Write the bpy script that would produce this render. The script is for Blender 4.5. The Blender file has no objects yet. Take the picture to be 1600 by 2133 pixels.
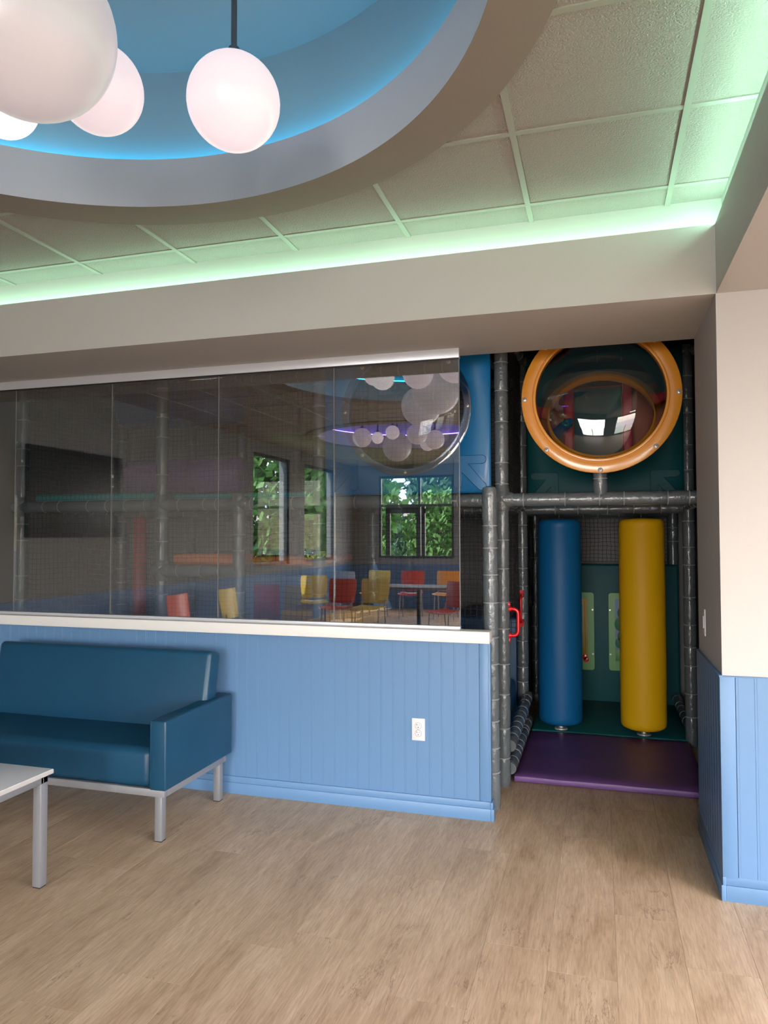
import bpy, bmesh, math, random
from mathutils import Vector, Matrix, noise
random.seed(7)
S = bpy.context.scene
COL = S.collection
PI = math.pi

# ------------------------------------------------------------------ camera
cam_d = bpy.data.cameras.new('camera')
cam_d.sensor_fit = 'VERTICAL'; cam_d.sensor_height = 36; cam_d.sensor_width = 27
cam_d.lens = 1515.27 / 2133 * 36
cam_d.clip_start = 0.05; cam_d.clip_end = 300
cam = bpy.data.objects.new('camera', cam_d); COL.objects.link(cam)
_y, _t, _r = math.radians(16.494), math.radians(1.875), math.radians(-0.1075)
F_ = Vector((-math.sin(_y)*math.cos(_t), math.cos(_y)*math.cos(_t), math.sin(_t)))
R0 = Vector((math.cos(_y), math.sin(_y), 0)); U0 = R0.cross(F_)
R_ = R0*math.cos(_r) + U0*math.sin(_r); U_ = U0*math.cos(_r) - R0*math.sin(_r)
CAM = Vector((0.5815, -3.992, 1.55))
M = Matrix((R_, U_, -F_)).transposed().to_4x4(); M.translation = CAM
cam.matrix_world = M
S.camera = cam

# ------------------------------------------------------------------ world and light
w = bpy.data.worlds.new('sky'); S.world = w; w.use_nodes = True
nt = w.node_tree; nt.nodes.clear()
out = nt.nodes.new('ShaderNodeOutputWorld'); bg = nt.nodes.new('ShaderNodeBackground')
sky = nt.nodes.new('ShaderNodeTexSky'); sky.sky_type = 'NISHITA'; sky.sun_disc = False
sky.sun_elevation = math.radians(48); sky.sun_rotation = math.radians(150)
sky.dust_density = 3.0; sky.air_density = 0.7; sky.ozone_density = 0.6
nt.links.new(sky.outputs[0], bg.inputs[0]); nt.links.new(bg.outputs[0], out.inputs[0])
bg.inputs[1].default_value = 3.2
sun_d = bpy.data.lights.new('sun', 'SUN'); sun_d.energy = 14.0; sun_d.angle = 0.01; sun_d.color = (1, .95, .86)
sun = bpy.data.objects.new('sun', sun_d); COL.objects.link(sun)
sun.rotation_euler = (math.radians(-42), 0, math.radians(25))
S.view_settings.view_transform = 'Standard'; S.view_settings.look = 'None'
S.view_settings.gamma = 1; S.view_settings.use_curve_mapping = False
S.view_settings.exposure = -0.36
cy = S.cycles
cy.max_bounces = 10; cy.diffuse_bounces = 6; cy.glossy_bounces = 5; cy.transmission_bounces = 8; cy.transparent_max_bounces = 24
cy.sample_clamp_indirect = 4; cy.caustics_reflective = False; cy.caustics_refractive = False
cy.use_denoising = True

def daylight(name, x, y, z, sx, sz, rot, energy, color=(1, .97, .93), portal=False, spread=180):
    """sky light coming in through one window opening"""
    d = bpy.data.lights.new(name, 'AREA'); d.shape = 'RECTANGLE'; d.size = sx; d.size_y = sz
    d.energy = energy; d.color = color; d.spread = math.radians(spread)
    if portal: d.cycles.is_portal = True
    o = bpy.data.objects.new(name, d); COL.objects.link(o); o.location = (x, y, z); o.rotation_euler = rot
    return o
DAY = True

# ------------------------------------------------------------------ materials
def mat(name, col, rough=.5, metal=0, coat=0, emit=None, estr=0, spec=.5, bump=None, var=None):
    m = bpy.data.materials.new(name); m.use_nodes = True; n = m.node_tree.nodes; l = m.node_tree.links
    b = n['Principled BSDF']; b.inputs['Base Color'].default_value = (*col, 1)
    b.inputs['Roughness'].default_value = rough; b.inputs['Metallic'].default_value = metal
    b.inputs['Coat Weight'].default_value = coat; b.inputs['Coat Roughness'].default_value = .1
    b.inputs['Specular IOR Level'].default_value = spec
    if emit: b.inputs['Emission Color'].default_value = (*emit, 1); b.inputs['Emission Strength'].default_value = estr
    tc = n.new('ShaderNodeTexCoord')
    if bump:
        sc, st, det = bump
        t = n.new('ShaderNodeTexNoise'); t.inputs['Scale'].default_value = sc; t.inputs['Detail'].default_value = det
        l.new(tc.outputs['Object'], t.inputs['Vector'])
        bp = n.new('ShaderNodeBump'); bp.inputs['Strength'].default_value = st; bp.inputs['Distance'].default_value = .01
        l.new(t.outputs['Fac'], bp.inputs['Height']); l.new(bp.outputs['Normal'], b.inputs['Normal'])
    if var:
        sc, amt = var
        t = n.new('ShaderNodeTexNoise'); t.inputs['Scale'].default_value = sc; t.inputs['Detail'].default_value = 4
        l.new(tc.outputs['Object'], t.inputs['Vector'])
        r = n.new('ShaderNodeValToRGB'); r.color_ramp.elements[0].position = .3; r.color_ramp.elements[1].position = .7
        r.color_ramp.elements[0].color = (*[c*(1-amt) for c in col], 1); r.color_ramp.elements[1].color = (*[min(1, c*(1+amt)) for c in col], 1)
        l.new(t.outputs['Fac'], r.inputs[0]); l.new(r.outputs[0], b.inputs['Base Color'])
    return m

def glass_mat(name, base, tint=(1, 1, 1), rough=0.0, ior=1.5):
    """clear sheet: see-through with a mirror reflection that grows at grazing angles"""
    m = bpy.data.materials.new(name); m.use_nodes = True; n = m.node_tree.nodes; l = m.node_tree.links; n.clear()
    o = n.new('ShaderNodeOutputMaterial'); mx = n.new('ShaderNodeMixShader')
    tr = n.new('ShaderNodeBsdfTransparent'); gl = n.new('ShaderNodeBsdfGlossy'); fr = n.new('ShaderNodeFresnel')
    tr.inputs[0].default_value = (*tint, 1); gl.inputs['Roughness'].default_value = rough
    ge = n.new('ShaderNodeNewGeometry'); im = n.new('ShaderNodeMapRange')      # same air-to-glass reflection on either face of the sheet
    im.inputs[3].default_value = ior; im.inputs[4].default_value = 1/ior
    l.new(ge.outputs['Backfacing'], im.inputs[0]); l.new(im.outputs[0], fr.inputs['IOR'])
    ad = n.new('ShaderNodeMath'); ad.operation = 'ADD'; ad.use_clamp = True; ad.inputs[1].default_value = base
    l.new(fr.outputs[0], ad.inputs[0]); l.new(ad.outputs[0], mx.inputs[0])
    l.new(tr.outputs[0], mx.inputs[1]); l.new(gl.outputs[0], mx.inputs[2]); l.new(mx.outputs[0], o.inputs[0])
    return m

def wood_mat():
    m = bpy.data.materials.new('oak_vinyl_plank'); m.use_nodes = True; n = m.node_tree.nodes; l = m.node_tree.links
    b = n['Principled BSDF']; b.inputs['Roughness'].default_value = .42; b.inputs['Specular IOR Level'].default_value = .35
    tc = n.new('ShaderNodeTexCoord'); oi = n.new('ShaderNodeObjectInfo'); ge = n.new('ShaderNodeNewGeometry')
    add = n.new('ShaderNodeMath'); add.operation = 'ADD'; l.new(oi.outputs['Random'], add.inputs[0]); l.new(ge.outputs['Random Per Island'], add.inputs[1])
    fra = n.new('ShaderNodeMath'); fra.operation = 'FRACT'; l.new(add.outputs[0], fra.inputs[0])
    cmb = n.new('ShaderNodeCombineXYZ')
    for i in range(3):
        mu = n.new('ShaderNodeMath'); mu.operation = 'MULTIPLY'; mu.inputs[1].default_value = (37.0, 91.0, 53.0)[i]
        l.new(fra.outputs[0], mu.inputs[0]); l.new(mu.outputs[0], cmb.inputs[i])
    va = n.new('ShaderNodeVectorMath'); va.operation = 'ADD'; l.new(ge.outputs['Position'], va.inputs[0]); l.new(cmb.outputs[0], va.inputs[1])
    mp = n.new('ShaderNodeMapping'); mp.inputs['Scale'].default_value = (4.5, .8, 1); l.new(va.outputs[0], mp.inputs[0])
    n1 = n.new('ShaderNodeTexNoise'); n1.inputs['Scale'].default_value = 1.6; n1.inputs['Detail'].default_value = 9; n1.inputs['Roughness'].default_value = .66; n1.inputs['Distortion'].default_value = 1.0
    l.new(mp.outputs[0], n1.inputs['Vector'])
    r1 = n.new('ShaderNodeValToRGB'); e = r1.color_ramp.elements
    e[0].position = .28; e[0].color = (.43, .29, .178, 1); e[1].position = .72; e[1].color = (.70, .525, .36, 1)
    k = e.new(.5); k.color = (.58, .42, .275, 1)
    l.new(n1.outputs['Fac'], r1.inputs[0])
    # fine grain
    mp2 = n.new('ShaderNodeMapping'); mp2.inputs['Scale'].default_value = (42, 3.5, 1); l.new(va.outputs[0], mp2.inputs[0])
    n2 = n.new('ShaderNodeTexNoise'); n2.inputs['Scale'].default_value = 3; n2.inputs['Detail'].default_value = 5; n2.inputs['Distortion'].default_value = .8; l.new(mp2.outputs[0], n2.inputs['Vector'])
    r2 = n.new('ShaderNodeValToRGB'); r2.color_ramp.elements[0].position = .3; r2.color_ramp.elements[0].color = (.80, .77, .745, 1)
    r2.color_ramp.elements[1].position = .62; r2.color_ramp.elements[1].color = (1.06, 1.06, 1.06, 1); l.new(n2.outputs['Fac'], r2.inputs[0])
    mx = n.new('ShaderNodeMix'); mx.data_type = 'RGBA'; mx.blend_type = 'MULTIPLY'; mx.inputs[0].default_value = 1
    l.new(r1.outputs[0], mx.inputs[6]); l.new(r2.outputs[0], mx.inputs[7])
    # dark cracks and knots
    mp3 = n.new('ShaderNodeMapping'); mp3.inputs['Scale'].default_value = (5, .8, 1); l.new(va.outputs[0], mp3.inputs[0])
    n3 = n.new('ShaderNodeTexNoise'); n3.inputs['Scale'].default_value = 1.3; n3.inputs['Detail'].default_value = 8; n3.inputs['Roughness'].default_value = .7; n3.inputs['Distortion'].default_value = .5; l.new(mp3.outputs[0], n3.inputs['Vector'])
    sb = n.new('ShaderNodeMath'); sb.operation = 'SUBTRACT'; sb.inputs[1].default_value = .5; l.new(n3.outputs['Fac'], sb.inputs[0])
    ab = n.new('ShaderNodeMath'); ab.operation = 'ABSOLUTE'; l.new(sb.outputs[0], ab.inputs[0])
    n4 = n.new('ShaderNodeTexNoise'); n4.inputs['Scale'].default_value = 3.1; n4.inputs['Detail'].default_value = 2; l.new(va.outputs[0], n4.inputs['Vector'])
    r4 = n.new('ShaderNodeValToRGB'); r4.color_ramp.elements[0].position = .56; r4.color_ramp.elements[0].color = (0, 0, 0, 1); r4.color_ramp.elements[1].position = .62; l.new(n4.outputs['Fac'], r4.inputs[0])
    r3 = n.new('ShaderNodeValToRGB'); r3.color_ramp.elements[0].position = 0; r3.color_ramp.elements[0].color = (1, 1, 1, 1); r3.color_ramp.elements[1].position = .009; r3.color_ramp.elements[1].color = (0, 0, 0, 1); l.new(ab.outputs[0], r3.inputs[0])
    mm = n.new('ShaderNodeMath'); mm.operation = 'MULTIPLY'; l.new(r3.outputs[0], mm.inputs[0]); l.new(r4.outputs[0], mm.inputs[1])
    m2 = n.new('ShaderNodeMath'); m2.operation = 'MULTIPLY'; m2.inputs[1].default_value = .8; l.new(mm.outputs[0], m2.inputs[0])
    mx2 = n.new('ShaderNodeMix'); mx2.data_type = 'RGBA'; mx2.blend_type = 'MIX'; l.new(m2.outputs[0], mx2.inputs[0]); l.new(mx.outputs[2], mx2.inputs[6]); mx2.inputs[7].default_value = (.20, .125, .075, 1)
    # plank to plank tone
    r5 = n.new('ShaderNodeMapRange'); r5.inputs[3].default_value = .96; r5.inputs[4].default_value = 1.04; l.new(fra.outputs[0], r5.inputs[0])
    hs = n.new('ShaderNodeHueSaturation'); l.new(r5.outputs[0], hs.inputs['Value']); l.new(mx2.outputs[2], hs.inputs['Color'])
    l.new(hs.outputs[0], b.inputs['Base Color'])
    bp = n.new('ShaderNodeBump'); bp.inputs['Strength'].default_value = .12; bp.inputs['Distance'].default_value = .003
    l.new(n2.outputs['Fac'], bp.inputs['Height']); l.new(bp.outputs[0], b.inputs['Normal'])
    return m

K = dict(
    paint=mat('wall_paint', (.51, .495, .48), .65, bump=(160, .05, 2)),
    paint_shade=mat('wall_paint_shade', (.19, .184, .18), .65), navy=mat('wainscot_shade', (.045, .105, .22), .45), joint=mat('clear_joint', (.20, .21, .22), .3),  # left and rear wall paint and wainscot, darkened to carry their shade
    white=mat('white_trim', (.78, .77, .76), .4),
    chan=mat('satin_aluminium', (.62, .63, .68), .35, metal=.3),
    blue=mat('blue_wainscot', (.118, .236, .425), .42),
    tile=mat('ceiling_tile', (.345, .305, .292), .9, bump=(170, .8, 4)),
    bar=mat('tee_bar', (.33, .32, .29), .5),
    dome=mat('dome_paint', (.50, .51, .56), .8),
    ring=mat('ring_paint', (.235, .195, .178), .8),
    floor=wood_mat(),
    black=mat('black_frame', (.012, .012, .014), .4),
    dark=mat('dark_ceiling', (.03, .03, .032), .8),
    playwall=mat('play_wall', (.23, .222, .228), .8, var=(2, .08)),
    vinyl=mat('grey_vinyl', (.122, .142, .158), .20, coat=.5, bump=(30, .8, 4)),
    tie=mat('cable_tie', (.30, .31, .32), .35),
    net=mat('black_cord', (.006, .006, .007), .7),
    sofa=mat('teal_vinyl', (.005, .055, .115), .38, bump=(140, .10, 3), var=(3, .06)),
    steel=mat('silver_steel', (.28, .28, .30), .42, metal=.35),
    laminate=mat('white_laminate', (.82, .82, .83), .22),
    edge=mat('laminate_edge', (.55, .52, .50), .45),
    foot=mat('black_rubber', (.02, .02, .02), .6),
    pblue=mat('blue_plastic', (.003, .16, .43), .28, coat=.3, bump=(7, .06, 2)),
    pteal=mat('teal_plastic', (.002, .072, .085), .5, spec=.25, bump=(7, .06, 2)),
    porange=mat('orange_plastic', (.78, .31, .030), .25, coat=.5),
    vblue=mat('blue_vinyl', (.002, .095, .26), .5, spec=.3, bump=(9, .12, 3)),
    vyel=mat('yellow_vinyl', (.78, .42, .003), .5, spec=.3, bump=(9, .12, 3)),
    vpurple=mat('purple_vinyl', (.135, .055, .20), .45, bump=(7, .15, 3)),
    vlilac=mat('lilac_vinyl', (.26, .13, .36), .4),
    vnavy=mat('navy_vinyl', (.03, .10, .24), .45),
    vteal=mat('teal_vinyl_mat', (.003, .13, .15), .45, bump=(9, .1, 3)),
    deckteal=mat('deck_teal_vinyl', (.004, .32, .34), .45), vred=mat('red_vinyl', (.50, .02, .03), .4),
    vorange=mat('orange_vinyl', (.80, .20, .05), .42),
    red=mat('red_handle', (.72, .006, .012), .25, coat=.4),
    maroon=mat('rust_plastic', (.42, .075, .02), .5),
    crimson=mat('crimson_vinyl', (.55, .012, .045), .45),
    green=mat('green_board', (.10, .30, .07), .4),
    byel=mat('yellow_board', (.45, .30, .03), .4),
    bdgreen=mat('dark_green_print', (.004, .16, .07), .5),
    bblue=mat('sky_print', (.25, .32, .48), .5),
    ink=mat('black_ink', (.01, .01, .01), .6),
    tabledark=mat('grey_wood_top', (.16, .13, .11), .4),
    screw=mat('steel_screw', (.72, .72, .70), .3, metal=.6),
    outlet=mat('outlet_white', (.72, .72, .73), .3),
    tv=mat('screen_black', (.008, .008, .009), .45, spec=.2),
    cyel=mat('yellow_shell', (.72, .52, .12), .35), cred=mat('red_shell', (.62, .05, .03), .35), cora=mat('orange_shell', (.85, .30, .02), .35), cgrey=mat('grey_shell', (.5, .5, .52), .4),
    rod=mat('dark_rod', (.10, .11, .13), .3, metal=.5),
    leaf=mat('leaf', (.14, .27, .07), .7, var=(4, .45)), leafd=mat('dark_leaf', (.07, .15, .08), .7, var=(4, .4)),
    hedge=mat('hedge_leaf', (.30, .33, .06), .8, var=(6, .4)), bark=mat('bark', (.12, .08, .05), .9), grass=mat('lawn', (.12, .20, .05), .9, var=(.8, .3)), asphalt=mat('asphalt', (.18, .18, .18), .9),
    brick=mat('pale_masonry', (.55, .44, .38), .9), whiteb=mat('white_cladding', (.75, .78, .82), .8),
)
K['dome_led_tint'] = mat('dome_paint_led_tint', (.28, .42, .50), .8)  # glow of the blue strip tinted into the first dome's paint
K['glass'] = glass_mat('partition_glass', .235, (.97, .985, .99))
K['acrylic'] = glass_mat('clear_acrylic', .03, (.96, .97, .97), .01)
K['winglass'] = glass_mat('window_glass', 0, (.95, .97, .96), ior=1.25)
K['flange'] = glass_mat('acrylic_flange', .25, (.80, .84, .90), .08)
def opal(name, col, s): return mat(name, (.32, .30, .31), .3, emit=col, estr=s, coat=0)
K['green_led'] = mat('green_led', (.1, .1, .1), emit=(.48, 1.0, .66), estr=30)
K['green_led2'] = mat('green_led_side', (.1, .1, .1), emit=(.50, 1.0, .70), estr=75)
K['blue_led'] = mat('blue_led', (.1, .1, .1), emit=(.03, .62, .95), estr=24)
K['violet_led'] = mat('violet_led', (.1, .1, .1), emit=(.22, .12, 1.0), estr=45)
K['lamp'] = mat('lamp_diffuser', (.8, .8, .8), emit=(1, .93, .9), estr=2.0)

# ------------------------------------------------------------------ mesh helpers
class MB:
    def __init__(s): s.v = []; s.f = []; s.m = []
    def add(s, vs, fs, mi=0):
        b = len(s.v); s.v += [tuple(v) for v in vs]; s.f += [tuple(i+b for i in f) for f in fs]; s.m += [mi]*len(fs)
    def box(s, x0, x1, y0, y1, z0, z1, mi=0):
        s.add([(x0,y0,z0),(x1,y0,z0),(x1,y1,z0),(x0,y1,z0),(x0,y0,z1),(x1,y0,z1),(x1,y1,z1),(x0,y1,z1)],
              [(0,3,2,1),(4,5,6,7),(0,1,5,4),(1,2,6,5),(2,3,7,6),(3,0,4,7)], mi)
    def prism(s, pts, y0, y1, mi=0):      # polygon in xz, extruded in y
        n = len(pts)
        s.add([(x,y0,z) for x,z in pts]+[(x,y1,z) for x,z in pts], [tuple(range(n)), tuple(range(2*n-1,n-1,-1))]+[(i,i+n,(i+1)%n+n,(i+1)%n) for i in range(n)], mi)
    def lathe(s, p0, p1, prof, seg=20, cap=True, mi=0):   # prof: (t along, radius)
        p0 = Vector(p0); p1 = Vector(p1); d = (p1-p0); a = d.normalized()
        u = a.orthogonal().normalized(); w_ = a.cross(u); vs = []; n = len(prof)
        for t, r in prof:
            c = p0+d*t
            for k in range(seg):
                th = 2*PI*k/seg; vs.append(c+(u*math.cos(th)+w_*math.sin(th))*r)
        fs = [(i*seg+k, i*seg+(k+1)%seg, (i+1)*seg+(k+1)%seg, (i+1)*seg+k) for i in range(n-1) for k in range(seg)]
        if cap: fs += [tuple(range(seg-1,-1,-1)), tuple((n-1)*seg+k for k in range(seg))]
        s.add(vs, fs, mi)
    def cyl(s, p0, p1, r, seg=16, mi=0): s.lathe(p0, p1, [(0, r), (1, r)], seg, True, mi)
    def tube(s, pts, r, seg=8, mi=0, closed=False):
        pts = [Vector(p) for p in pts]; n = len(pts); vs = []; u = None
        for i, p in enumerate(pts):
            a = (pts[(i+1) % n]-pts[i-1]) if closed else (pts[min(i+1,n-1)]-pts[max(i-1,0)])
            a.normalize()
            if u is None: u = a.orthogonal().normalized()
            u = (u-a*u.dot(a)).normalized(); w_ = a.cross(u)
            for k in range(seg):
                th = 2*PI*k/seg; vs.append(p+(u*math.cos(th)+w_*math.sin(th))*r)
        R = range(n if closed else n-1)
        fs = [(i*seg+k, i*seg+(k+1)%seg, ((i+1)%n)*seg+(k+1)%seg, ((i+1)%n)*seg+k) for i in R for k in range(seg)]
        if not closed: fs += [tuple(range(seg-1,-1,-1)), tuple((n-1)*seg+k for k in range(seg))]
        s.add(vs, fs, mi)
    def sphere(s, c, r, seg=32, rings=20, mi=0):
        cx, cy_, cz = c; vs = [(cx, cy_, cz+r)]
        for i in range(1, rings):
            a = PI*i/rings
            for k in range(seg): vs.append((cx+r*math.sin(a)*math.cos(2*PI*k/seg), cy_+r*math.sin(a)*math.sin(2*PI*k/seg), cz+r*math.cos(a)))
        vs.append((cx, cy_, cz-r)); fs = [(0, 1+k, 1+(k+1)%seg) for k in range(seg)]
        for i in range(rings-2):
            for k in range(seg): a = 1+i*seg; fs.append((a+k, a+seg+k, a+seg+(k+1)%seg, a+(k+1)%seg))
        L = len(vs)-1; a = 1+(rings-2)*seg; fs += [(L, a+(k+1)%seg, a+k) for k in range(seg)]
        s.add(vs, fs, mi)
    def mesh(s, name, mats, smooth=False, bevel=0, bseg=2, fix=True):
        me = bpy.data.meshes.new(name); me.from_pydata(s.v, [], s.f)
        for m in (mats if isinstance(mats, (list, tuple)) else [mats]): me.materials.append(m)
        me.polygons.foreach_set('material_index', s.m)
        if bevel or fix:
            b = bmesh.new(); b.from_mesh(me)
            if fix: bmesh.ops.recalc_face_normals(b, faces=b.faces)
            if bevel:
                ed = [e for e in b.edges if len(e.link_faces) == 2 and e.calc_face_angle(0) > .6]
                bmesh.ops.bevel(b, geom=ed, offset=bevel, segments=bseg, profile=.5, affect='EDGES', clamp_overlap=True)
            b.to_mesh(me); b.free()
        if smooth:
            me.polygons.foreach_set('use_smooth', [True]*len(me.polygons))
            try: me.set_sharp_from_angle(angle=math.radians(42))
            except Exception: pass
        me.update(); return me
    def build(s, name, mats, parent=None, **k):
        o = bpy.data.objects.new(name, s.mesh(name, mats, **k)); COL.objects.link(o)
        if parent: o.parent = parent
        return o
def one(name, me, parent=None, loc=(0, 0, 0)):
    o = bpy.data.objects.new(name, me); COL.objects.link(o); o.location = loc
    if parent: o.parent = parent
    return o
def empty(name, loc=(0, 0, 0), rz=0):
    o = bpy.data.objects.new(name, None); COL.objects.link(o); o.location = loc; o.rotation_euler.z = rz; o.empty_display_size = .1
    return o
def tag(o, label=None, cat=None, group=None, kind=None):
    if label: o['label'] = label
    if cat: o['category'] = cat
    if group: o['group'] = group
    if kind: o['kind'] = kind
    return o
def struct(o, label=None): return tag(o, label, kind='structure')
def boxo(name, m, parent, *b, bevel=0, smooth=False, bseg=2):
    q = MB(); q.box(*b); return q.build(name, m, parent, bevel=bevel, smooth=smooth or bevel > 0, bseg=bseg)

# ================================================================== SETTING
XL, XR, YB, YP = -4.6, 5.0, -11.0, 3.2      # left wall, right wall, back wall, play-area back wall
CZ = 3.07; HZ = 2.607; LZ = 2.917
XC = 1.08; YC = -.56; YH = -.557            # column corner, header face
WZ = .945

# ---- floor with individual planks
flo = struct(boxo('floor', K['foot'], None, XL, XR, YB, YP, -.06, -.004), 'light oak plank floor running towards the play area')
PW, PL = .240, 1.22
pm = MB(); pm.box(-PW/2+.0003, PW/2-.0003, -PL/2+.0003, PL/2-.0003, -.008, 0)
plank = pm.mesh('plank', K['floor'], bevel=.0004, bseg=1)
far = MB(); x0 = .384+PW/2
ncol0 = int((XL-x0)/PW)-1
for i in range(ncol0, int((XR-x0)/PW)+2):
    cx = x0+i*PW
    off = {-1: -1.17, 0: -.07, -2: -1.585}.get(i, None)
    if off is None: off = random.Random(i*31+5).random()*PL
    j0 = int((YB-off)/PL)-2
    for j in range(j0, int((YP-off)/PL)+2):
        yy = off+j*PL+PL/2
        if cx-PW/2 < XL or cx+PW/2 > XR or yy-PL/2 < YB or yy+PL/2 > YP:
            xa, xb, ya, yb = max(cx-PW/2, XL), min(cx+PW/2, XR), max(yy-PL/2, YB), min(yy+PL/2, YP)
            if xb-xa > .01 and yb-ya > .01: far.box(xa+.0007, xb-.0007, ya+.0007, yb-.0007, -.008, 0)
            continue
        if -3.0 < cx < 1.75 and -3.4 < yy < 1.0: one('plank', plank, flo, (cx, yy, 0))
        else: far.box(cx-PW/2+.0007, cx+PW/2-.0007, yy-PL/2+.0007, yy+PL/2-.0007, -.008, 0)
tag(far.build('plank_field', K['floor'], flo, fix=False), kind='stuff')

# ---- outer walls
def opening_wall(name, axis, c0, c1, z1, holes, a0, a1, m, label):
    """wall slab between planes c0,c1; holes = (a_lo,a_hi,z_lo,z_hi) along the other axis"""
    q = MB()
    def bx(a, b, z0, z): 
        if b-a > 1e-4 and z-z0 > 1e-4:
            q.box(a, b, c0, c1, z0, z) if axis == 'y' else q.box(c0, c1, a, b, z0, z)
    cur = a0
    for (l, h, zl, zh) in sorted(holes):
        bx(cur, l, 0, z1); bx(l, h, 0, zl); bx(l, h, zh, z1); cur = h
    bx(cur, a1, 0, z1)
    return struct(q.build(name, m, None), label)
LW = [(-7.64, -6.25, 1.07, 2.88), (-9.95, -8.3, 1.07, 2.88)]
wl = opening_wall('wall_left', 'x', XL-.2, XL, 3.4, LW, YB-.2, YP+.2, K['paint_shade'], 'side wall, paint darkened for its shade, with black framed windows, mirrored in the glass')
BW = [(-4.0, -2.35, 1.07, 2.84), (-1.2, 1.0, .1, 2.55), (2.0, 4.2, .1, 2.55)]
wb = opening_wall('wall_back', 'y', YB-.2, YB, 3.4, BW, XL, XR, K['paint_shade'], 'rear wall behind the camera with windows')
RW = [(-9.5, -7.5, .1, 2.5), (-6.8, -4.4, .1, 2.5), (-3.8, -1.4, .1, 2.5)]
wr = opening_wall('wall_right', 'x', XR, XR+.2, 3.4, RW, YB-.2, YP+.2, K['paint'], 'far right wall with tall shop windows')
wp = struct(boxo('wall_play_back', K['playwall'], None, XL, 1.6, YP, YP+.15, 0, 3.4), 'dim grey wall behind the play frame')
wpr = struct(boxo('wall_play_right', K['playwall'], None, 1.38, 1.5, .2, YP, 0, 3.4), 'side wall of the play area')
# blue wainscot of the outer walls (thin panels, seen only mirrored)
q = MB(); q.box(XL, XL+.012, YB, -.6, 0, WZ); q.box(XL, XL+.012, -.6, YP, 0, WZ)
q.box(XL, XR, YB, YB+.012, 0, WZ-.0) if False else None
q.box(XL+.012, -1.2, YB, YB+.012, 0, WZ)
struct(q.build('trim_3', K['navy'], None), 'blue wainscot running along the outer walls')  # shade along the outer walls is mixed into this blue

def window(n, axis, wall, lo, hi, z0, z1, mull, trans, depth=.12):
    q = MB(); fr = .05
    def b(a, c, za, zb, d0=-depth*.5-.03, d1=-depth*.5+.03):
        if axis == 'x': q.box(min(wall+d0*sg, wall+d1*sg), max(wall+d0*sg, wall+d1*sg), a, c, za, zb)
        else: q.box(a, c, min(wall+d0*sg, wall+d1*sg), max(wall+d0*sg, wall+d1*sg), za, zb)
    sg = 1 if (axis == 'x' and wall < 0) or axis == 'y' else -1
    b(lo, hi, z0, z0+fr); b(lo, hi, z1-fr, z1); b(lo, lo+fr, z0+fr, z1-fr); b(hi-fr, hi, z0+fr, z1-fr)
    for a in mull: b(a-fr/2, a+fr/2, z0+fr, z1-fr)
    for z in trans: b(lo+fr, hi-fr, z-fr/2, z+fr/2)
    o = struct(q.build('window_%d' % n, K['black'], None), None)
    g = MB(); q = g; b(lo+fr, hi-fr, z0+fr, z1-fr, -depth*.5-.004, -depth*.5+.004)
    g.build('pane', K['winglass'], o)
    return o
window(2, 'x', XL, -7.64, -6.25, 1.07, 2.88, [], [])
window(3, 'x', XL, -9.95, -8.3, 1.07, 2.88, [], [])
window(4, 'y', YB, -4.0, -2.35, 1.07, 2.84, [-3.1], [2.2])
window(5, 'y', YB, -1.2, 1.0, .1, 2.55, [-.1], [])
window(6, 'y', YB, 2.0, 4.2, .1, 2.55, [3.1], [])
for k, (a, b_, c, d) in enumerate(RW): window(7+k, 'x', XR, a, b_, c, d, [(a+b_)/2], [])
# inner dark door frame seen inside window 4
q = MB(); q.box(-4.0, -3.9, YB-.6, YB-.55, 1.0, 2.15); q.box(-3.3, -3.1, YB-.6, YB-.55, 1.0, 2.15); q.box(-4.0, -3.1, YB-.6, YB-.55, 2.05, 2.2)
struct(q.build('door_1', K['black'], None), 'dark vestibule door frame beyond the rear window')

if DAY:
    for k, (a, b_, c, d) in enumerate(LW): daylight('daylight', XL-.22, (a+b_)/2, (c+d)/2, d-c, b_-a, (0, -PI/2, 0), 0, portal=True)
    for k, (a, b_, c, d) in enumerate(RW): daylight('daylight', XR+.03, (a+b_)/2, (c+d)/2, d-c, b_-a, (0, PI/2-.55, 0), 25, (1, .88, .84), spread=100)
    for k, (a, b_, c, d) in enumerate(BW):
        if k == 0: daylight('daylight', (a+b_)/2, YB-.22, (c+d)/2, b_-a, d-c, (PI/2, 0, 0), 0, portal=True)
        else: daylight('daylight', (a+b_)/2, YB-.05, (c+d)/2, b_-a, d-c, (PI/2-.30, 0, 0), 175 if k == 1 else 70, (1, .95, .93), spread=100)

# unseen fill panels added to the lower right ceiling to brighten the floor
for k, (tx, ty) in enumerate(((2.6, -1.9), (2.6, -4.3), (2.6, -6.7), (4.1, -3.1), (4.1, -5.5), (4.1, -9.0))):
    tr_ = tag(empty('fill_panel', (tx, ty, HZ)), ('added fill panel nearest the right wall end', 'added fill panel second in the inner row', 'added fill panel third in the inner row', 'added fill panel nearest the play area in the outer row', 'added fill panel in the middle of the outer row', 'added fill panel nearest the rear windows')[k], 'fill light', 'added fill panels in the lower ceiling')
    q_ = (-.31, .31, -.31, .31); boxo('trim_ring', K['white'], tr_, *q_, -.012, 0)
    boxo('diffuser', K['lamp'], tr_, -.28, .28, -.28, .28, -.016, -.012)
    pd = bpy.data.lights.new('fill_panel_lamp', 'AREA'); pd.shape = 'SQUARE'; pd.size = .56; pd.energy = 30 if k == 0 else 66; pd.color = (1, .89, .86)
    po = bpy.data.objects.new('fill_panel_lamp', pd); COL.objects.link(po); po.parent = tr_; po.location = (0, 0, -.02)
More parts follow.
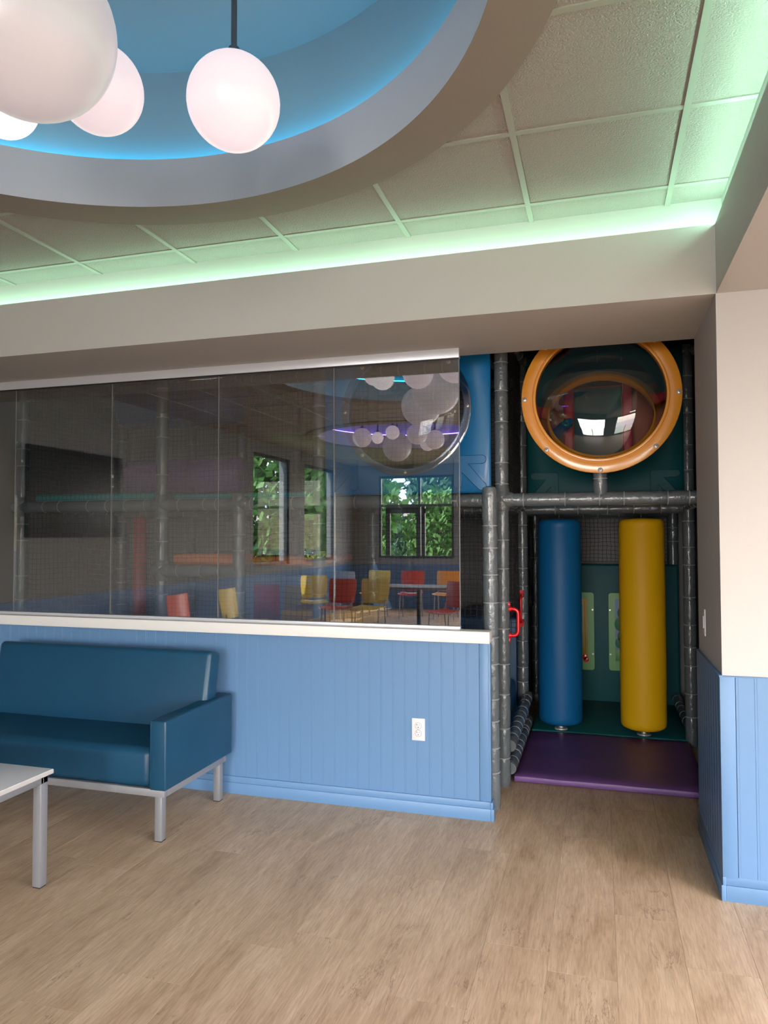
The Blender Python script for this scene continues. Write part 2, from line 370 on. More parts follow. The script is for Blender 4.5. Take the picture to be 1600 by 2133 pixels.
# ---- header and side beam (cove)
q = MB(); q.box(XL, XC+.003, YH, .207, HZ, LZ); q.box(XL, 1.127, -.45, .207, LZ, 3.4)
hd = struct(q.build('wall_header', K['paint'], None), 'pale header beam above the play area glass')
q = MB(); q.box(XC+.003, XR, YB, YH, HZ, LZ); q.box(1.127, XR, YB, -.45, LZ, 3.4); q.box(XC+.003, XR, YH, .207, HZ, LZ); q.box(1.127, XR, -.45, .207, LZ, 3.4)
struct(q.build('wall_side_beam', K['paint'], None), 'lower boxed beam on the right with the cove light')
led = tag(empty('cove_light', (0, 0, 0)), 'mint green light strip hidden on the ledge below the ceiling tiles', 'light strip')
q = MB(); q.box(XL+.02, 1.10, -.515, -.500, LZ+.001, LZ+.012); q.build('led_strip', K['green_led'], led)
q = MB(); q.box(1.096, 1.111, YB+.1, -.52, LZ+.001, LZ+.012); q.build('led_strip', K['green_led2'], led)

# ---- ceiling: base slab with two round openings, tiles, tee bars
D1 = (-1.014, -2.49); D2 = (-2.2, -6.75); RI, RO, RW_ = 1.404, 1.600, 1.487
ceil = struct(empty('ceiling', (0, 0, 0)), 'suspended ceiling of square textured tiles with two round domes')
T = .615; GX, GY = .897, -.640
BD = .012
def inside(x, y, r): return min(math.hypot(x-D1[0], y-D1[1]), math.hypot(x-D2[0], y-D2[1])) < r
tq = MB(); tq.box(-T/2+.012, T/2-.012, -T/2+.012, T/2-.012, .004, .018)
tile_me = tq.mesh('ceiling_tile', K['tile'], bevel=.002, bseg=1)
slab = MB(); cuts = 0
xs = [GX+T*(i) for i in range(-9, 1)]; 
cells_x = [(XL, xs[0])]+list(zip(xs[:-1], xs[1:]))+[(xs[-1], 1.127)] if xs[0] > XL else [(max(a, XL), b) for a, b in zip(xs[:-1], xs[1:]) if b > XL]+[(xs[-1], 1.127)]
ys = [GY-T*i for i in range(0, 18)]; ys = [y for y in ys if y > YB]
cells_y = [(ys[0], -.45)]+[(b, a) for a, b in zip(ys[:-1], ys[1:])]+[(YB, ys[-1])]
for (xa, xb) in cells_x:
    for (ya, yb) in cells_y:
        cx, cyy = (xa+xb)/2, (ya+yb)/2
        corners = [(xa, ya), (xb, ya), (xb, yb), (xa, yb), (cx, ya), (cx, yb), (xa, cyy), (xb, cyy)]
        ins = [inside(a, b, 1.5) for a, b in corners]
        full = abs(xb-xa-T) < .002 and abs(yb-ya-T) < .002
        if all(ins): continue
        if not any(ins) and full:
            one('ceiling_tile', tile_me, ceil, (cx, cyy, CZ)); continue
        t = MB(); g = .012; N = 14
        if not any(ins): t.box(xa+(0 if xa <= XL else g), xb-(0 if xb > 1.12 else g), ya+g, yb-(0 if yb > -.46 else g), CZ+.004, CZ+.018)
        else:
            for i in range(N):
                for j in range(N):
                    a0 = xa+g+(xb-xa-2*g)*i/N; a1 = xa+g+(xb-xa-2*g)*(i+1)/N; b0 = ya+g+(yb-ya-2*g)*j/N; b1 = ya+g+(yb-ya-2*g)*(j+1)/N
                    if not inside((a0+a1)/2, (b0+b1)/2, 1.5): t.add([(a0,b0,CZ+.004),(a0,b1,CZ+.004),(a1,b1,CZ+.004),(a1,b0,CZ+.004)], [(0,1,2,3)])
        if t.f: t.build('ceiling_tile', K['tile'], ceil, fix=False)
def tee(a, b, horiz, w_=.012):
    """one straight tee bar from a to b, cut where a dome opens"""
    n = 120; run = []; 
    for i in range(n+1):
        x = a[0]+(b[0]-a[0])*i/n; y = a[1]+(b[1]-a[1])*i/n
        if not inside(x, y, 1.52): run.append((x, y))
        if inside(x, y, 1.52) or i == n:
            if len(run) > 1:
                (xa, ya), (xb, yb) = run[0], run[-1]; q = MB()
                if horiz: q.box(min(xa,xb), max(xa,xb), ya-w_, ya+w_, CZ-.001+(.0005 if horiz else 0), CZ+.006); q.box(min(xa,xb), max(xa,xb), ya-.003, ya+.003, CZ+.006, CZ+.03)
                else: q.box(xa-w_, xa+w_, min(ya,yb), max(ya,yb), CZ-.0025, CZ+.0055); q.box(xa-.003, xa+.003, min(ya,yb), max(ya,yb), CZ+.0055, CZ+.03)
                q.build('tee_bar', K['bar'], ceil)
            run = []
for x in xs:
    if x > XL: tee((x, YB), (x, -.452), False)
for y in ys: tee((XL, y), (1.125, y), True)
# perimeter angle
# plenum lid above the tiles
lid = MB(); N = 40
for i in range(N):
    for j in range(N):
        a0 = XL+(1.127-XL)*i/N; a1 = XL+(1.127-XL)*(i+1)/N; b0 = YB+(-.45-YB)*j/N; b1 = YB+(-.45-YB)*(j+1)/N
        if not inside((a0+a1)/2, (b0+b1)/2, 1.56): lid.add([(a0,b0,CZ+.05),(a0,b1,CZ+.05),(a1,b1,CZ+.05),(a1,b0,CZ+.05)], [(0,1,2,3)])
lid.build('plenum_board', K['dark'], ceil, fix=False)
boxo('roof_slab', K['dark'], ceil, XL-.2, XR+.2, YB-.2, YP+.2, 3.8, 3.9)
boxo('play_ceiling', K['dark'], ceil, XL, 1.5, .207, YP, 3.1, 3.14)

def dome(c, ledm, what):
    cx, cyy = c; SG = 128
    def ringq(q, r0, z0, r1, z1):
        vs = [(cx+r*math.cos(2*PI*k/SG), cyy+r*math.sin(2*PI*k/SG), z) for r, z in ((r0, z0), (r1, z1)) for k in range(SG)]
        q.add(vs, [(k, (k+1)%SG, SG+(k+1)%SG, SG+k) for k in range(SG)])
    r = tag(MB_ring(lambda q: (ringq(q, RO, CZ+.01, RO, CZ-.006), ringq(q, RO, CZ-.006, RI, CZ-.006))), None)
    r.parent = ceil
    q = MB(); ringq(q, RI, CZ-.006, RI, 3.285); ringq(q, RI, 3.285, RW_, 3.285); q.build('dome_face', K['dome'], ceil, smooth=True, fix=False)
    q = MB(); ringq(q, RW_, 3.285, RW_, 3.745)
    q.add([(cx+RW_*math.cos(2*PI*k/SG), cyy+RW_*math.sin(2*PI*k/SG), 3.745) for k in range(SG)], [tuple(range(SG))])
    q.build('dome_top', K['dome_led_tint'] if c == D1 else K['dome'], ceil, smooth=True, fix=False)
    q = MB(); q.tube([(cx+1.452*math.cos(2*PI*k/96), cyy+1.452*math.sin(2*PI*k/96), 3.297) for k in range(96)], .006, 6, closed=True)
    o = q.build('dome_light', ledm, None, smooth=True)
    tag(o, what, 'light strip')
def MB_ring(fn):
    q = MB(); fn(q); return q.build('dome_ring', K['ring'], None, smooth=True, fix=False)
dome(D1, K['blue_led'], 'blue light strip hidden on the ledge of the round dome')
dome(D2, K['violet_led'], 'violet light strip in the second dome, mirrored in the glass')

# ---- column with wainscot
col = struct(boxo('wall_column', K['paint'], None, XC, XR, YC, .19, 0, HZ), 'pale wall end right of the play area opening, blue boards below')
def boards(parent, p0, p1, nrm, z0, z1, pitch, m=None):
    """tongue and groove boards side by side from p0 to p1 in plan, proud by 12 mm along nrm"""
    p0 = Vector((*p0, 0)); p1 = Vector((*p1, 0)); d = (p1-p0); L = d.length; d.normalize(); nn = Vector((*nrm, 0))
    n = max(1, round(L/pitch)); pw = L/n; H = z1-z0; g = .0002
    q = MB(); prof = [(g, 0), (g, .0112), (.0014, .012), (.0085, .012), (.0096, .0113), (.0107, .012), (pw-.0014, .012), (pw-g, .0112), (pw-g, 0)]
    k = len(prof); vs = [tuple(d*a+nn*b+Vector((0, 0, z))) for z in (0, H) for a, b in prof]
    q.add(vs, [(i, i+1, k+i+1, k+i) for i in range(k-1)]+[tuple(range(k)), tuple(range(2*k-1, k-1, -1))])
    me = q.mesh('board', m or K['blue'], bevel=0)
    for i in range(n): one('board', me, parent, tuple(p0+d*pw*i+Vector((0, 0, z0))))
CY = -.560
boards(col, (XC, .195), (XC, CY-.0), (-1, 0), .095, WZ, .072)
boards(col, (XC+.05, CY), (2.0, CY), (0, -1), .095, WZ-.0, .072)
boxo('corner_board', K['blue'], col, XC-.012, XC+.048, CY-.0135, CY, .095, WZ, bevel=.001)
boxo('cap_rail', K['blue'], col, XC-.014, XC, CY-.014, .198, WZ-.004, WZ+.004, bevel=.001)
boxo('cap_rail', K['blue'], col, XC, 2.0, CY-.014, CY, WZ-.002, WZ+.003, bevel=.001)
def baseb(name, pts):
    q = MB()
    for (xa, xb, ya, yb, n) in pts:
        dx, dy = n
        q.box(xa+min(0,dx*.012), xb+max(0,dx*.012), ya+min(0,dy*.012), yb+max(0,dy*.012), .066, .102)
        q.box(xa+min(0,dx*.017), xb+max(0,dx*.017), ya+min(0,dy*.017), yb+max(0,dy*.017), 0, .066)
    return struct(q.build(name, K['blue'], None, bevel=.0015, smooth=True), 'blue two step baseboard')
baseb('baseboard_right', [(XC, 2.6, CY-.001, CY, (0, -1)), (XC-.001, XC, CY-.018, .2, (-1, 0))])

# ---- half wall
HX = 0.0
hw = struct(boxo('wall_half', K['blue'], None, XL, HX-.012, .027, .062, 0, .965), 'low blue board partition under the glass')
boards(hw, (-3.66, .027), (HX-.062, .027), (0, -1), .095, .965, .070)
boxo('corner_board', K['blue'], hw, HX-.060, HX-.011, .0135, .027, .095, .965, bevel=.001)
boxo('end_board', K['blue'], hw, HX-.012, HX+.000, .0145, .066, .095, .965, bevel=.001)
baseb('baseboard_front', [(XL, HX-.002, .0165, .0175, (0, -1)), (HX-.002, HX-.001, .0, .066, (1, 0))])
cap = struct(boxo('trim_1', K['white'], None, XL, HX+.004, -.037, .066, .9635, 1.0273, bevel=.003), 'white ledge on top of the half wall')

# ---- glass partition
GYP = .035
gl = struct(empty('window_1', (0, 0, 0)), 'frameless glass partition above the half wall')
seams = [XL+.01, -3.227, -2.458, -1.680, -.917, -.168]
for a, b_ in zip(seams[:-1], seams[1:]):
    o = boxo('pane', K['glass'], gl, a+.0025, b_-.0025, GYP-.005, GYP+.005, 1.035, 2.60)
    # one reflecting skin only: keep the two large faces thin and crisp
for a in seams[1:-1]: boxo('silicone_joint', K['joint'], gl, a-.0022, a+.0022, GYP-.004, GYP+.004, 1.05, 2.56)
boxo('channel', K['chan'], gl, XL, -.166, GYP-.019, GYP+.019, 1.0273, 1.045, bevel=.001)
boxo('channel', K['chan'], gl, XL, -.166, GYP-.014, GYP+.026, 2.553, HZ, bevel=.001)
boxo('gasket', K['black'], gl, XL, -.168, GYP-.008, GYP+.012, 2.545, 2.553)
boxo('edge_trim', K['joint'], gl, -.170, -.166, GYP-.005, GYP+.005, 1.045, 2.553)

# ---- outlet and switch
ou = empty('outlet', (-.405, .0145, .464)); tag(ou, 'white double power outlet on the blue half wall', 'outlet')
boxo('cover_plate', K['outlet'], ou, -.038, .038, -.006, .0, -.062, .062, bevel=.003)
for zz in (.0205, -.0205):
    q = MB(); q.cyl((0, -.0085, zz), (0, -.005, zz), .0172, 24); rc = q.build('receptacle', K['outlet'], ou, bevel=.0008, smooth=True)
    q = MB(); q.box(-.008, -.006, -.0095, -.0084, zz+.002, zz+.010); q.box(.006, .0078, -.0095, -.0084, zz+.003, zz+.009); q.box(-.0105, -.006, -.0095, -.0084, zz+.0055, zz+.0072)
    q.cyl((0, -.0095, zz-.0075), (0, -.0084, zz-.0075), .0026, 10); q.build('slots', K['ink'], rc)
    q = MB(); q.tube([(.018*math.cos(a*PI/16), -.0062, zz+.018*math.sin(a*PI/16)) for a in range(32)], .0011, 4, closed=True); q.build('rim', K['joint'], rc)
sw = empty('light_switch', (XC, -.045, 1.117)); tag(sw, 'white rocker switch on the side of the right wall end', 'switch')
boxo('cover_plate', K['outlet'], sw, -.006, 0, -.036, .036, -.066, .066, bevel=.002)
boxo('rocker', K['outlet'], sw, -.010, -.005, -.016, .016, -.030, .032, bevel=.002)

# ================================================================== SOFA and TABLE
so = empty('sofa', (-2.31, -.4, 0)); tag(so, 'dark teal vinyl two seat sofa on silver legs against the blue half wall', 'sofa')
def cushion(name, m, parent, b, bev, bseg=4, tilt=0, piv=None, crown=0):
    q = MB(); q.box(*b); me = q.mesh(name, m, bevel=bev, bseg=bseg, smooth=True)
    if tilt:
        for v in me.vertices:
            d = v.co-Vector(piv); d.rotate(Matrix.Rotation(tilt, 3, 'X')); v.co = Vector(piv)+d
    me.update(); return one(name, me, parent)
LO = Vector((-2.31, -.4, 0))
def rel(x0, x1, y0, y1, z0, z1): return (x0-LO.x, x1-LO.x, y0-LO.y, y1-LO.y, z0, z1)
cushion('seat', K['sofa'], so, rel(-3.10, -1.628, -.735, -.18, .258, .462), .045, 5)
cushion('backrest', K['sofa'], so, rel(-3.085, -1.575, -.325, -.20, .37, .885), .03, 5, tilt=math.radians(-11), piv=(0, -.25-LO.y, .37))
for xa, xb in ((-1.625, -1.530), (-3.20, -3.105)):
    a = cushion('arm', K['sofa'], so, rel(xa, xb, -.752, -.055, .262, .614), .010, 3)
    q = MB()
    for xx in (xa+.008, xb-.008):
        q.tube([(xx-LO.x, -.7525-LO.y, .27), (xx-LO.x, -.7525-LO.y, .6145), (xx-LO.x, -.06-LO.y, .6145)], .0013, 4)
    q.build('seam', K['sofa'], a)
fr = MB(); r_ = rel(-3.18, -1.545, -.735, -.10, .218, .250)
x0_, x1_, y0_, y1_ = r_[:4]
fr.box(x0_, x1_, y0_, y0_+.03, .225, .262); fr.box(x0_, x1_, y1_-.03, y1_, .225, .262); fr.box(x0_, x0_+.03, y0_+.03, y1_-.03, .225, .262); fr.box(x1_-.03, x1_, y0_+.03, y1_-.03, .225, .262)
fr.build('frame', K['steel'], so, bevel=.002, smooth=True)
for lx in (-1.583, -3.142):
    for ly in (-.712, -.125):
        a = rel(lx-.020, lx+.020, ly-.020, ly+.020, .004, .230); lg = boxo('leg', K['steel'], so, *a, bevel=.002)
        b_ = list(a); b_[4], b_[5] = 0, .004; boxo('foot', K['foot'], lg, *b_)

ta = empty('coffee_table', (-2.35, -1.62, 0)); tag(ta, 'white topped low coffee table with square silver legs', 'table')
TX, TY = .57, .37
boxo('tabletop', K['laminate'], ta, -TX, TX, -TY, TY, .488, .509, bevel=.002)
q = MB(); q.box(-TX-.001, TX+.001, -TY-.001, TY+.001, .4895, .506); q.build('edge_band', K['edge'], ta)
q = MB(); i_ = .015
q.box(-TX+i_, TX-i_, TY-i_-.028, TY-i_, .455, .488); q.box(-TX+i_, TX-i_, -TY+i_, -TY+i_+.028, .455, .488)
q.box(TX-i_-.028, TX-i_, -TY+i_+.028, TY-i_-.028, .455, .488); q.box(-TX+i_, -TX+i_+.028, -TY+i_+.028, TY-i_-.028, .455, .488)
q.build('frame', K['steel'], ta, bevel=.0015, smooth=True)
for sx in (-1, 1):
    for sy in (-1, 1):
        cx, cyy = sx*(TX-i_-.021), sy*(TY-i_-.021)
        lg = boxo('leg', K['steel'], ta, cx-.021, cx+.021, cyy-.021, cyy+.021, .005, .4875, bevel=.002)
        boxo('foot', K['foot'], lg, cx-.019, cx+.019, cyy-.019, cyy+.019, 0, .005)

# ================================================================== PENDANTS
def pendant(c, r, col_, s, label, dc, grp):
    x, y, z = c; e = tag(empty('globe_pendant', (x, y, 3.745)), label, 'pendant lamp', grp); o = z-3.745
    q = MB(); q.sphere((0, 0, o), r, 48, 32); q.build('globe', opal('opal_glass', col_, s*1.65), e, smooth=True)
    q = MB(); q.lathe((0, 0, o+r-.012), (0, 0, o+r+.03), [(0, r*.28), (.35, r*.26), (.5, .022), (1, .018)], 24); q.build('fitter', K['rod'], e, smooth=True)
    q = MB(); q.cyl((0, 0, o+r+.02), (0, 0, -.02), .010, 12); q.build('rod', K['rod'], e, smooth=True)
    q = MB(); q.lathe((0, 0, -.025), (0, 0, 0), [(0, .045), (.3, .058), (1, .06)], 24); q.build('canopy', K['dome'], e, smooth=True)
G = 'globe pendants under the blue dome'
PK = (1, .80, .84)
pendant((-.845, -2.461, 2.885), .220, (1, .84, .86), .30, 'largest dim opal globe pendant, cut by the top left corner', 0, G)
pendant((-.923, -2.078, 2.967), .134, PK, .58, 'medium opal globe just right of the largest one', 0, G)
pendant((-.555, -1.884, 2.974), .151, PK, .62, 'lone opal globe on a visible rod, right of the cluster', 0, G)
pendant((-1.258, -2.119, 2.955), .106, (1, .90, .90), .78, 'small bright opal globe peeking out below the largest one', 0, G)
pendant((-1.43, -2.42, 3.06), .10, PK, .8, 'small high opal globe, seen only mirrored at the top of the glass', 0, G)
pendant((-1.10, -2.93, 2.835), .198, (1, .84, .86), .28, 'big dim opal globe, seen only mirrored behind the largest one', 0, G)
G2 = 'globe pendants under the violet dome'
for c, r, s, lb in [((-2.86, -6.4, 3.04), .146, .35, 'leftmost mirrored globe under the violet dome'), ((-2.62, -6.42, 3.03), .09, .75, 'small bright mirrored globe second from left'),
                    ((-2.38, -6.4, 3.10), .105, .6, 'small mirrored globe above the large dim one'), ((-2.42, -6.8, 2.93), .225, .16, 'large dim mirrored globe lowest in the far cluster'),
                    ((-2.0, -6.4, 3.06), .155, .3, 'mirrored globe right of the large dim one'), ((-2.05, -7.3, 3.03), .12, .5, 'mirrored globe half hidden behind the large dim one'),
                    ((-1.82, -6.8, 3.02), .148, .35, 'rightmost mirrored globe under the violet dome')]:
    pendant(c, r, PK, s, lb, 0, G2)

# ================================================================== PLAY FRAME
pf = tag(empty('climbing_structure', (0, 0, 0)), 'indoor climbing frame of padded grey pipes and black netting behind the glass', 'play structure')
rnd = random.Random(3)
def pipe(name, p0, p1, r=.0435, parent=pf, pitch=.19, cap0=False, ang=0):
    p0 = Vector(p0); p1 = Vector(p1); L = (p1-p0).length; n = max(1, round(L/pitch))
    marks = [0]; 
    for i in range(1, n): marks.append((i+rnd.uniform(-.28, .28))/n)
    marks.append(1)
    prof = [(0, r*.93)]; ties = MB(); d = p1-p0
    for a, b_ in zip(marks[:-1], marks[1:]):
        seg = (b_-a)*L; k = .018/L
        for tt, rr in ((a+k*.35, .93), (a+k, .985), (a+k*2, 1.0), ((a+b_)/2, 1.01), (b_-k*2, 1.0), (b_-k, .985), (b_-k*.35, .93)):
            if tt > prof[-1][0]+1e-5 and tt < 1: prof.append((tt, rr*r))
        if b_ < 1: ties.lathe(p0+d*(b_-.0035/L), p0+d*(b_+.0035/L), [(0, r*.95), (.1, r*.985), (.9, r*.985), (1, r*.95)], 20)
    prof.append((1, r*.93))
    q = MB(); q.lathe(p0, p1, prof, 22)
    # soft wrinkles
    ax = d.normalized(); nv = []
    for v in q.v:
        v = Vector(v); c = p0+ax*((v-p0).dot(ax)); rad = v-c
        if rad.length > 1e-4: v = c+rad*(1+.045*noise.noise(v*14)+.02*noise.noise(v*45))
        nv.append(tuple(v))
    q.v = nv
    o = q.build(name, K['vinyl'], parent, smooth=True)
    if ties.f: tag(ties.build('cable_ties', K['tie'], o, smooth=True), kind='stuff')
    return o
RX = [-3.69, -2.455, -1.235, -.005, 1.215]; RY = [.60, 1.82, 3.04]; TOPZ = 2.97; BZ = 1.775
for iy, yy in enumerate(RY):
    for ix, xx in enumerate(RX):
        if iy == 0 and ix == 4: continue
        pipe('padded_post', (xx, yy, .0), (xx, yy, TOPZ))
    if iy == 0: pipe('padded_beam', (RX[0], yy, BZ), (1.30, yy, BZ-.003), .0425)
    else: pipe('padded_beam', (RX[0]+.04, yy, BZ-.02), (RX[4]-.04, yy, BZ-.02), .0425)
    pipe('padded_beam', (RX[0], yy, TOPZ-.04), (1.30, yy, TOPZ-.04), .0425)
for xx in RX[:4]:
    for a, b_ in ((.64, 1.78), (1.86, 3.0)):
        pipe('padded_beam', (xx, a, BZ), (xx, b_, BZ), .041); pipe('padded_beam', (xx, a, TOPZ-.04), (xx, b_, TOPZ-.04), .041)
pipe('padded_beam', (1.215, .64, BZ), (1.215, 1.78, BZ), .041)
pipe('padded_beam', (1.215, 1.86, .12), (1.215, 3.0, .12), .041)
# short posts standing in front of the frame
sp = pipe('padded_post', (-.016, .205, 0), (-.026, .205, 1.80), .0435, pitch=.17)
q = MB(); q.lathe((-.026, .205, 1.78), (-.026, .205, 1.835), [(0, .043), (.5, .044), (.85, .038), (1, .02)], 22); q.build('post_cap', K['vinyl'], sp, smooth=True)
cp = pipe('padded_post', (-1.835, .60, 0), (-1.835, .60, 1.80), .044, pitch=.2)
pipe('padded_beam', (-2.455, .60, 1.303), (-1.835, .60, 1.303), .0445, pitch=.16)
# low side rails into the depth beside the purple mat
pipe('padded_rail', (.03, .64, .235), (.03, 1.82, .30), .041, pitch=.13)
pipe('padded_rail', (.03, .64, .095), (.03, 1.82, .115), .041, pitch=.13)
# elbow and tee covers at the joints
def joint(p, r=.052):
    q = MB(); q.lathe((p[0]-.075, p[1], p[2]), (p[0]+.075, p[1], p[2]), [(0, r*.86), (.08, r*.97), (.5, r*1.04), (.92, r*.97), (1, r*.86)], 20)
    q.lathe((p[0], p[1], p[2]-.075), (p[0], p[1], p[2]+.075), [(0, r*.86), (.08, r*.97), (.5, r*1.02), (.92, r*.97), (1, r*.86)], 20)
    q.build('joint_cover', K['vinyl'], pf, smooth=True)
for xx in RX[:4]: joint((xx, .60, BZ), .050)
joint((-1.835, .60, BZ), .049); joint((-2.455, .60, 1.303), .051)
pipe('padded_post', (.59, .60, 1.80), (.587, .585, 2.02), .043, pitch=.1)

# ---- nets
def net(u0, u1, v0, v1, fn, cell=.0375, r=.00165, wob=.006, seed=0):
    """knotted cords over a rectangle; fn maps (u,v,w) to a point"""
    q = MB(); nu = max(1, round((u1-u0)/cell)); nv = max(1, round((v1-v0)/cell)); du = (u1-u0)/nu; dv = (v1-v0)/nv
    P = {}
    for i in range(nu+1):
        for j in range(nv+1):
            ed = min(i, nu-i, j, nv-j); k = min(1, ed/2.0)
            a = u0+du*i; b_ = v0+dv*j; s = Vector((a*3.1+seed, b_*3.1, seed*1.7)); t = Vector((a*19+seed, b_*19, 3+seed))
            P[i, j] = fn(a+k*(wob*2*noise.noise(s)+wob*.7*noise.noise(t)), b_+k*(wob*3*noise.noise(s+Vector((9,9,9)))+wob*.7*noise.noise(t+Vector((5,7,1))))-k*.004*math.sin(a*9+seed), .01*noise.noise(s*1.3))
    def strand(pts):
        base = len(q.v)
        off = [Vector(fn(r*c, r*s_, 0))-Vector(fn(0, 0, 0)) for c, s_ in ((0, 1), (-.87, -.5), (.87, -.5))]
        w_ = Vector(fn(0, 0, r))-Vector(fn(0, 0, 0))
        dirv = (Vector(pts[-1])-Vector(pts[0])).normalized(); u = w_.normalized()*r; vv = dirv.cross(u.normalized())*r
        for p in pts:
            p = Vector(p)
            for c, s_ in ((1, 0), (-.5, .87), (-.5, -.87)): q.v.append(tuple(p+u*c+vv*s_))
        for i in range(len(pts)-1):
            for k in range(3): q.f.append((base+i*3+k, base+i*3+(k+1)%3, base+(i+1)*3+(k+1)%3, base+(i+1)*3+k)); q.m.append(0)
    for i in range(nu+1): strand([P[i, j] for j in range(nv+1)])
    for j in range(nv+1): strand([P[i, j] for i in range(nu+1)])
    o = q.build('safety_net', K['net'], pf, fix=False); tag(o, None, kind='stuff'); return o
def nx(y): return lambda u, v, w_: (u, y+w_, v)
def ny(x): return lambda u, v, w_: (x+w_, u, v)
hi0, hi1 = BZ+.05, TOPZ-.09; lo1 = BZ-.05
net(RX[0]+.05, RX[1]-.05, hi0, hi1, nx(.575), seed=1); net(RX[0]+.05, RX[1]-.05, .25, lo1, nx(.575), seed=2)
net(RX[1]+.05, RX[2]-.05, hi0, hi1, nx(.59), seed=3); net(RX[1]+.05, -1.88, 1.36, lo1, nx(.60), seed=4)
net(-1.79, RX[2]-.05, .4, lo1, nx(.60), seed=5); net(RX[2]+.05, RX[3]-.05, .4, lo1, nx(.60), seed=6)
for k in range(3):
    net(RX[k]+.05, RX[k+1]-.05, hi0, hi1, nx(1.82), seed=10+k); net(RX[k]+.05, RX[k+1]-.05, .75, lo1, nx(1.82), seed=20+k)
for k in range(1, 4): net(RX[k]+.05, RX[k+1]-.05, 1.31, lo1-.02, nx(3.0), .0375, .0019, .009, seed=30+k)
net(.64, 1.78, hi0, hi1, ny(-.005), .034, .0024, seed=40); net(.64, 1.78, .98, lo1, ny(-.03), .036, .0018, seed=41); net(.64, 1.78, hi0, hi1, ny(RX[0]), seed=42)
net(1.86, 3.0, .9, lo1, ny(-.02), .036, .0018, seed=43)

# ---- decks, pads inside the frame
def thing_box(name, m, b, bev, label, cat, seg=4):
    o = boxo(name, m, None, *b, bevel=bev, bseg=seg); tag(o, label, cat); return o
thing_box('deck_pad', K['deckteal'], (-3.63, -2.50, .66, 1.76, 1.805, 1.875), .02, 'teal deck pad above the long grey beam at the left', 'mat')
thing_box('deck_pad', K['deckteal'], (-2.40, -1.32, .66, 1.76, 1.800, 1.855), .02, 'teal deck pad below the lilac roller', 'mat')
thing_box('step_pad', K['vorange'], (-2.40, -1.88, .64, 1.5, 1.345, 1.425), .03, 'orange step pad on the short lower beam', 'mat')
thing_box('step_pad', K['vorange'], (-1.78, -1.30, .66, 1.5, 1.345, 1.41), .03, 'orange step pad right of the short lower beam', 'mat')
thing_box('bench_pad', K['vyel'], (-1.66, -1.03, .9, 1.5, .90, 1.02), .03, 'yellow pad low behind the glass near its middle', 'mat')
def hroll(name, m, x0, x1, y, z, r, label):
    q = MB(); q.lathe((x0, y, z), (x1, y, z), [(0, r*.55), (.01, r*.8), (.03, r*.95), (.06, r), (.94, r), (.97, r*.95), (.99, r*.8), (1, r*.55)], 40)
    tag(q.build(name, m, None, smooth=True), label, 'roller')
hroll('foam_roller', K['vlilac'], -3.20, -2.13, 1.25, 2.035, .150, 'horizontal lilac padded roller above the teal deck')
hroll('foam_roller', K['vnavy'], -3.27, -2.15, 1.25, 2.63, .185, 'horizontal navy padded roller near the top of the frame')
q = MB(); q.lathe((-3.06, 1.2, .3), (-3.06, 1.2, 1.70), [(0, .045), (.01, .055), (.99, .055), (1, .045)], 24); q.cyl((-3.06, 1.2, 1.70), (-3.06, 1.2, 1.76), .008, 8)
tag(q.build('hanging_post', K['vred'], None, smooth=True), 'slim red padded post hanging behind the glass', 'padded post')
q = MB(); q.lathe((-3.15, 1.35, .2), (-3.15, 1.35, 1.34), [(0, .04), (.01, .05), (.99, .05), (1, .04)], 24)
tag(q.build('hanging_post', K['vblue'], None, smooth=True), 'slim blue padded post left of the red one', 'padded post')
# framed panel low behind the net
fp = tag(empty('peek_board', (-2.05, 1.7, 0)), 'white framed play panel with red board below the orange pad', 'panel')
boxo('frame', K['bblue'], fp, -.30, .33, 0, .04, .5, 1.22, bevel=.01); boxo('board', K['crimson'], fp, -.22, .02, -.01, 0, .5, 1.14, bevel=.01); boxo('board', K['byel'], fp, .06, .3, -.01, 0, .9, 1.14, bevel=.01)

